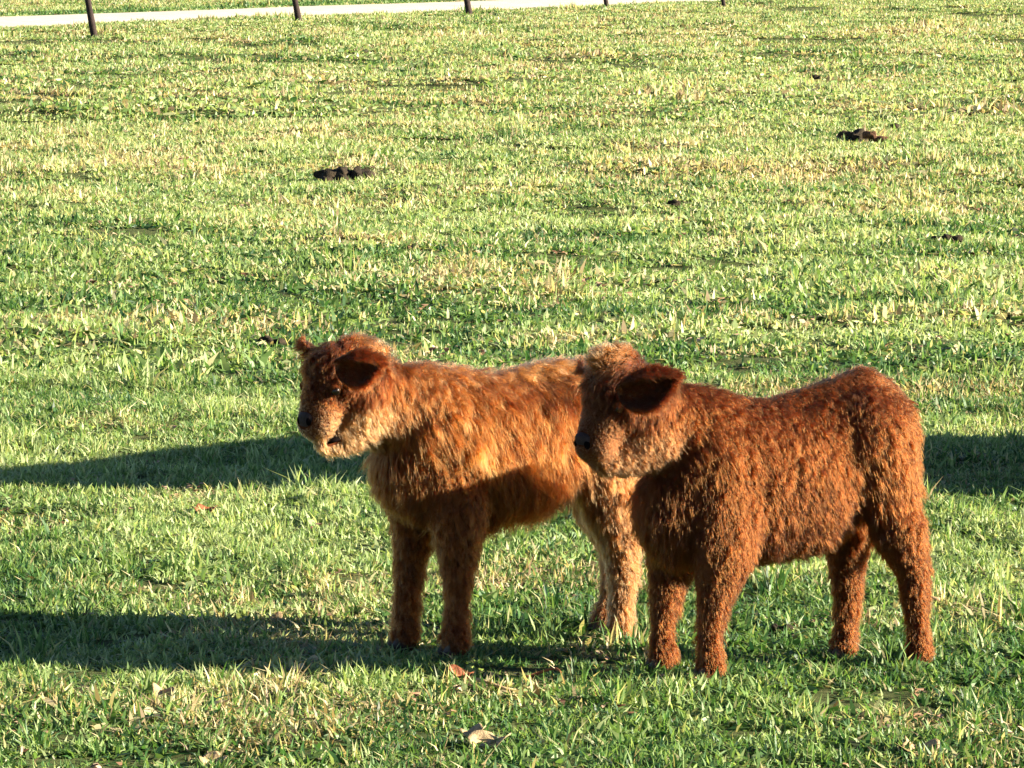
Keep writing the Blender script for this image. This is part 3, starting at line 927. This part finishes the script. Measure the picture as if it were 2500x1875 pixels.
left_spec = dict(
    label='lighter ginger shaggy calf standing behind on the left with open mouth',
    seed=9, anchor=(1275, 1578), yaw=R_(30), head_at=(870, 980, 0.02), head_yaw=R_(40), fur=M['fur_left'], strands=480000, tint=0.03, clump=0.42, wave=0.26, lock=0.035, vary=0.42, shade=0.45, lift_k=0.9, fly=0.13,
    nose=(750, 1030, 0.0), lip=(786, 1080, 0), eye=(782, 950, 0.061), nose_tilt=-14, nose_r=(0.0155, 0.030, 0.028), mouth=(801, 1072, 0.0),
    chains=[
        dict(pts=[(1065, 1060, 0, 0.150, (1, .82, 1.10)), (1170, 1085, 0, 0.156, (1, .84, 1.10)), (1280, 1075, 0, 0.150, (1, .84, 1.08)), (1390, 1030, 0, 0.140, (1, .86, 1.02)), (1460, 1000, 0, 0.112, (1, 1.0, 1.0))],
             length=0.078, flow=(-0.22, 0, -1), lift=0.26, zone='torso'),
        dict(pts=[(1020, 950, 0, 0.060, (1, .9, 1)), (1180, 965, 0, 0.045, (1, 1, 1)), (1320, 935, 0, 0.045, (1, 1, 1)), (1430, 920, 0, 0.042, (1, 1.2, 1))], length=0.030, flow=(-0.9, 0, -0.1), lift=0.8, zone='back', pale=0.8),  # back hair made much paler to paint the bright backlit rim
        dict(pts=[(1040, 1120, 0, 0.130, (1, .80, 1.1)), (1005, 1135, 0, 0.090, (.9, .85, 1.1))], length=0.055, flow=(-0.1, 0, -1), lift=0.5, zone='chest'),
        dict(pts=[(1050, 1010, 0, 0.118, (1, .85, 1.0)), (965, 995, 0, 0.098, (1, .80, 1.05)), (905, 975, 0.01, 0.082, (1, .8, 1))], length=0.052, flow=(-0.35, 0, -0.95), lift=0.5, zone='neck', pale=0.08),
        dict(pts=[(1455, 1030, 0.05, 0.100, (1, .75, 1.15)), (1475, 1140, 0.065, 0.082, (1, .7, 1.1)), (1495, 1240, 0.075, 0.058, (1, .75, 1))], length=0.040, flow=(-0.3, 0, -0.95), lift=0.45, pale=0.16),
        dict(pts=[(1455, 1030, -0.05, 0.100, (1, .75, 1.15)), (1450, 1140, -0.065, 0.078, (1, .7, 1.1)), (1470, 1240, -0.075, 0.056, (1, .75, 1))], length=0.036, flow=(-0.3, 0, -0.95), lift=0.45),
        dict(pts=[(868, 928, 0, 0.084, (1.0, .95, 1.0)), (826, 922, 0, 0.078, (1.0, .98, .98))], length=0.034, flow=(0.35, 0, -1.0), head=True, lift=0.65, zone='skull', dens=1.6, pale=-0.30),  # darker skull hair carries the shadow cast by the ear
        dict(pts=[(848, 872, 0, 0.052, (1.3, 1.1, .7))], length=0.042, flow=(0.6, 0, 0.0), head=True, lift=0.9, zone='topknot', dens=1.5, pale=0.0),
        dict(pts=[(862, 862, 0, 0.034), (905, 885, 0, 0.038)], length=0.034, flow=(-0.3, 0, 0.8), head=True, lift=1.0, dens=1.3, pale=0.7),  # pale tuft paints the light rim on the head top
        dict(pts=[(808, 950, 0, 0.066, (1, .95, 1)), (785, 985, 0, 0.052, (1, .98, .95))], length=0.014, flow=(-0.25, 0, -0.7), head=True, lift=0.3, zone='nose', dens=1.9, pale=-0.15),
        dict(pts=[(780, 1008, 0, 0.049, (1, 1.15, .95)), (772, 1034, 0, 0.043, (1, 1.32, 1.0))], length=0.010, flow=(-0.4, 0, -0.6), head=True, lift=0.3, zone='nose', dens=1.9, pale=0.55),
        dict(pts=[(885, 1000, 0, 0.082, (1, .88, 1)), (848, 1055, 0, 0.050, (1, .8, .9)), (805, 1086, 0, 0.021, (1, 1.1, .8)), (782, 1086, 0, 0.015, (1, 1.5, .8))], length=0.026, flow=(-0.6, 0, -0.8), head=True, lift=0.35, zone='jaw', dens=1.8, pale=0.7),
    ],
    legs=[
        dict(foot=(1112, 0.085), rf=0.035, pts=[(1110, 1170, 0.075, 0.093, (1, .65, 1.2)), (1120, 1280, 0.09, 0.068, (1, .8, 1)), (1118, 1390, 0.088, 0.039), (1116, 1470, 0.086, 0.025)], len=0.022),
        dict(foot=(988, -0.085), rf=0.035, pts=[(1010, 1170, -0.075, 0.089, (1, .65, 1.2)), (1015, 1270, -0.088, 0.062, (1, .8, 1)), (1003, 1370, -0.088, 0.037), (993, 1455, -0.085, 0.031)], len=0.022),
        dict(foot=(1515, 0.08), pale=0.24, rf=0.033, pts=[(1500, 1240, 0.075, 0.073), (1520, 1340, 0.08, 0.047), (1522, 1400, 0.08, 0.040), (1518, 1470, 0.08, 0.028)], len=0.024),
        dict(foot=(1475, -0.08), pale=0.1, rf=0.033, pts=[(1470, 1240, -0.075, 0.062), (1500, 1330, -0.08, 0.039), (1500, 1400, -0.08, 0.032), (1490, 1470, -0.08, 0.024)], len=0.024),
    ],
    ears=[dict(base=(818, 892, 0.084), tip=(926, 884, 0.170), face=(0.9, 0.2, -0.45), w=0.078, n=24000),
          dict(base=(790, 868, -0.070), tip=(742, 842, -0.150), face=(0.75, -0.5, -0.45), w=0.062, n=8000)],
    tail=[(1540, 930, 0), (1575, 1000, 0.0), (1580, 1110, 0), (1575, 1220, 0), (1560, 1290, 0)],
)
make_calf(left_spec)
make_calf(right_spec)

# ------------------------------------------------------------------ fence posts by the track
for i, (px, py, wd, lab) in enumerate([(233, 92, 0.10, 'thick dark leaning post at the track, leftmost of the five'),
                                       (730, 65, 0.10, 'dark leaning post at the track, second from the left'),
                                       (1147, 40, 0.11, 'dark post at the track near the middle of the top edge'),
                                       (1482, 21, 0.09, 'dark post at the track, second from the right'),
                                       (1768, 20, 0.08, 'thin dark post where the track leaves the frame, rightmost')]):
    p = spot(px, py)
    V, F = [], []
    zs = [-0.3, 0, 0.3, 0.6, 0.9, 1.15, 1.25]
    for k, z in enumerate(zs):
        r = wd / 2 * (1.1 - 0.12 * k / 6) * (1 + 0.08 * random.uniform(-1, 1))
        if k == 6: r *= 0.45
        for j in range(10):
            a = j / 10 * 6.283
            V.append((r * math.cos(a) * (1 + 0.05 * random.uniform(-1, 1)), r * math.sin(a), z))
    for k in range(6):
        for j in range(10):
            F.append((k * 10 + j, k * 10 + (j + 1) % 10, (k + 1) * 10 + (j + 1) % 10, (k + 1) * 10 + j))
    F.append(tuple(60 + j for j in range(10)))
    o = link('fence_post', mesh_from('fence_post', V, F), None, M['post'])
    o.location = (p[0], p[1], float(height(p[0], p[1])))
    o.rotation_euler = (0, -math.radians(9 + random.uniform(-1, 2)), random.random() * 3)
    o.rotation_euler = Matrix.Rotation(-math.radians(9.5 + random.uniform(-1, 1)), 4, 'Y').to_euler()
    tag(o, lab, 'post', 'dark posts along the gravel track')


# ------------------------------------------------------------------ small things lying in the grass
def lump(name, px, py, size, mat, label, cat, seed, n=9, group=None):
    rg = random.Random(seed)
    bm = bmesh.new()
    for k in range(n):
        f = (k / max(1, n - 1) - 0.5) * 2
        c = Vector((f * size[0] * 0.36 + rg.uniform(-.1, .1) * size[0] * 0.5, rg.uniform(-.35, .35) * size[1], size[2] * rg.uniform(0.1, 0.6)))
        r = min(size[2], size[0] * 0.6) * rg.uniform(0.3, 0.6)
        bmesh.ops.create_icosphere(bm, subdivisions=3, radius=1, matrix=Matrix.Translation(c) @ Matrix.Rotation(rg.random() * 3, 4, 'Z') @ Matrix.Diagonal((r * rg.uniform(1, 1.9), r * rg.uniform(1, 1.5), r, 1)))
    from mathutils import noise as mn
    for v in bm.verts:
        v.co += mn.noise_vector(v.co * (1.6 / size[2])) * size[2] * 0.28 + mn.noise_vector(v.co * (5 / size[2])) * size[2] * 0.08
        v.co.z = max(v.co.z, -0.02)
    for f in bm.faces: f.smooth = True
    me = bpy.data.meshes.new(name); bm.to_mesh(me); bm.free()
    p = spot(px, py)
    o = link(name, me, None, mat)
    o.location = (p[0], p[1], float(height(p[0], p[1])) + (0.008 if size[2] < 0.09 else -0.012))
    return tag(o, label, cat, group)


def px_m(px, py):
    return 1.0 / abs(spot(px + 1, py)[0] - spot(px, py)[0])


def sized(px, py, w, h):
    k = px_m(px, py)
    return (w / k, w / k * 0.5, h / k)


lump('dung_pat', 842, 436, sized(842, 436, 145, 34), M['dung'], 'long dark row of dung lumps in the field behind the left calf', 'dung', 1, 24)
lump('dung_pat', 1990, 200, sized(1990, 200, 24, 15), M['dung'], 'small black dung lump alone in the far right field', 'dung', 2, 4)
lump('dung_pat', 1376, 132, sized(1376, 132, 32, 14), M['dung'], 'small dark dung lump far off, just right of the top centre', 'dung', 3, 5)
lump('dung_pat', 2175, 334, sized(2175, 334, 30, 14), M['dung'], 'small dark dung lump just above the orange brown clod', 'dung', 4, 4)
lump('dung_pat', 2080, 370, sized(2080, 370, 46, 30), M['dung'], 'grey black lump touching the orange brown clod on its left', 'dung', 5, 5)
lump('earth_clod', 2132, 372, sized(2132, 372, 42, 48), M['clod'], 'orange brown clod in dry grass in the right of the field', 'clod', 6, 5)
lump('dung_pat', 1644, 502, sized(1644, 502, 26, 22), M['dung'], 'dark lump in the middle of the field above the right calf head', 'dung', 7, 4)
lump('dung_pat', 970, 492, sized(970, 492, 30, 18), M['dung'], 'small dark lump right below the long row of dung lumps', 'dung', 8, 4)
lump('dung_pat', 2310, 610, sized(2310, 610, 75, 16), M['dung'], 'flat dark pat in the right of the field above the right calf rump', 'dung', 10, 7)
lump('dung_pat', 665, 832, sized(665, 832, 70, 22), M['dung'], 'dark lump beside the left calf far ear', 'dung', 12, 6)
lump('dung_pat', 1910, 1546, sized(1910, 1546, 50, 14), M['dung'], 'flat dark pat in the grass between the legs of the right calf', 'dung', 13, 5)


def leaf(name, px, py, size, mat, label, seed, lobes=3):
    """a curled dead leaf, a lobed sheet with thickness standing in the grass"""
    rg = random.Random(seed)
    k = px_m(px, py)
    s = size / k
    nr, na = 5, 22
    V = [(0, 0, 0)]; F = []
    for i in range(1, nr + 1):
        for j in range(na):
            a = j / na * 6.283
            r = s * 0.5 * (i / nr) * (0.65 + 0.35 * abs(math.cos(a * lobes / 2 + seed))) 
            x, y = r * math.cos(a) * 1.25, r * math.sin(a)
            V.append((x, y, 0.5 * s * (abs(x) / s) ** 1.5 * 1.6 + 0.12 * s * math.sin(a * 3 + seed) * (i / nr)))
    for j in range(na):
        F.append((0, 1 + j, 1 + (j + 1) % na))
        for i in range(nr - 1):
            a = 1 + i * na
            F.append((a + j, a + na + j, a + na + (j + 1) % na, a + (j + 1) % na))
    o = link(name, mesh_from(name, V, F), None, mat)
    md = o.modifiers.new('t', 'SOLIDIFY'); md.thickness = 0.0012
    p = spot(px, py)
    o.location = (p[0], p[1], float(height(p[0], p[1])) + 0.010)
    o.rotation_euler = (rg.uniform(0.3, 0.8), rg.uniform(-0.3, 0.3), rg.uniform(-0.5, 0.5))
    return tag(o, label, 'leaf')


leaf('dead_leaf', 1190, 1835, 95, M['leaf'], 'large pale curled dead leaf at the bottom edge', 3)
leaf('dead_leaf', 1160, 1806, 55, M['leaf'], 'small pale leaf tip standing just above the large pale leaf', 4)
leaf('dead_leaf', 409, 1570, 36, M['leaf'], 'small pale leaf in the calves shadow at lower left', 5)
leaf('dead_leaf', 395, 1702, 50, M['leaf'], 'pale dead leaf in sunlit grass at lower left', 6)
leaf('dead_leaf', 1125, 1660, 56, M['redleaf'], 'dark red brown dead leaf in the grass in front of the left calf', 8)
leaf('dead_leaf', 497, 1262, 58, M['redleaf'], 'brown dead leaf standing in the grass between the two shadows at left', 21, 2)
leaf('dead_leaf', 520, 1862, 60, M['leaf'], 'pale dead leaf at the bottom edge at lower left', 10)
leaf('dead_leaf', 672, 1525, 40, M['leaf'], 'orange pale dead leaf in the shadow before the left calf feet', 11)
leaf('dead_leaf', 2240, 1830, 80, M['leaf'], 'wide tan dead leaf at the bottom edge at lower right', 13)


def twig(px, py, length, ang, mat, label, seed):
    rg = random.Random(seed)
    L = length / px_m(px, py)
    V, F = [], []
    K = 8
    for i in range(K):
        t = i / (K - 1)
        c = Vector(((t - 0.5) * L, 0.02 * math.sin(t * 5 + seed), 0.028 + 0.012 * math.sin(t * 4 + seed)))
        r = 0.005 * (1 - 0.5 * t)
        for j in range(6):
            a = j / 6 * 6.283
            V.append((c.x, c.y + r * math.cos(a), c.z + r * math.sin(a)))
    for i in range(K - 1):
        for j in range(6):
            F.append((i * 6 + j, i * 6 + (j + 1) % 6, (i + 1) * 6 + (j + 1) % 6, (i + 1) * 6 + j))
    F.append(tuple(range(5, -1, -1))); F.append(tuple((K - 1) * 6 + j for j in range(6)))
    o = link('twig', mesh_from('twig', V, F), None, mat)
    p = spot(px, py)
    o.location = (p[0], p[1], float(height(p[0], p[1])))
    o.rotation_euler = (0, 0, ang)
    return tag(o, label, 'twig')


twig(1240, 1705, 150, 0.2, M['leaf'], 'pale bent twig in the grass in front of the left calf feet', 2)
twig(1330, 1672, 110, -0.5, M['redleaf'], 'brown twig in the grass left of the right calf front feet', 5)
twig(2240, 1480, 140, 2.5, M['leaf'], 'pale straw stalk in the grass right of the right calf hind feet', 7)

# ------------------------------------------------------------------ unseen shelter, added outside the frame and shaped to throw the long shadow band
sy0 = spot(1250, 1212)[1]; sy1 = spot(1250, 1078)[1]
sh = bpy.data.objects.new('calf_shelter', None); C.objects.link(sh)
sx = 2.75
dy = -math.tan(SUN_AZ) * 4.0
SHX = sx
sh.location = (sx, sy0, 0)
tag(sh, 'unseen low wooden shelter with sloping tin roof, added to cast the long shadow', 'shelter')
depth = sy1 - sy0


def box_mesh(name, x0, x1, y0, y1, z00, z01, z10, z11):
    """box whose top and bottom run from the y0 side to the y1 side"""
    V = [(x0, y0, z00), (x1, y0, z00), (x1, y1, z10), (x0, y1, z10), (x0, y0, z01), (x1, y0, z01), (x1, y1, z11), (x0, y1, z11)]
    F = [(3, 2, 1, 0), (4, 5, 6, 7), (0, 1, 5, 4), (1, 2, 6, 5), (2, 3, 7, 6), (3, 0, 4, 7)]
    return mesh_from(name, V, F, False)


SHELTER_SHIFT = 0.55
HN, HF = 1.50, 1.08
top = lambda y: HN + (HF - HN) * y / depth
npl = 10
for side in (0.0, 1.3):
    for k in range(npl):
        a, b = depth * k / npl + 0.004, depth * (k + 1) / npl - 0.004
        link('plank', box_mesh('plank', side, side + 0.025, a, b, -0.05, top(a), -0.05, top(b)), sh, M['wood'])
for k in range(9):
    a, b = 0.03 + 1.27 * k / 9, 0.03 + 1.27 * (k + 1) / 9 - 0.008
    link('plank', box_mesh('plank', a, b, depth - 0.026, depth - 0.002, -0.05, HF - 0.02, -0.05, HF - 0.02), sh, M['wood'])
link('roof', box_mesh('roof', -0.06, 1.40, -0.04, depth + 0.04, HN + 0.015, HN + 0.045, HF - 0.03, HF), sh, M['tin'])
sh.location.y = sy0 - math.tan(SUN_AZ) * (sx - 0.3) + 0.0
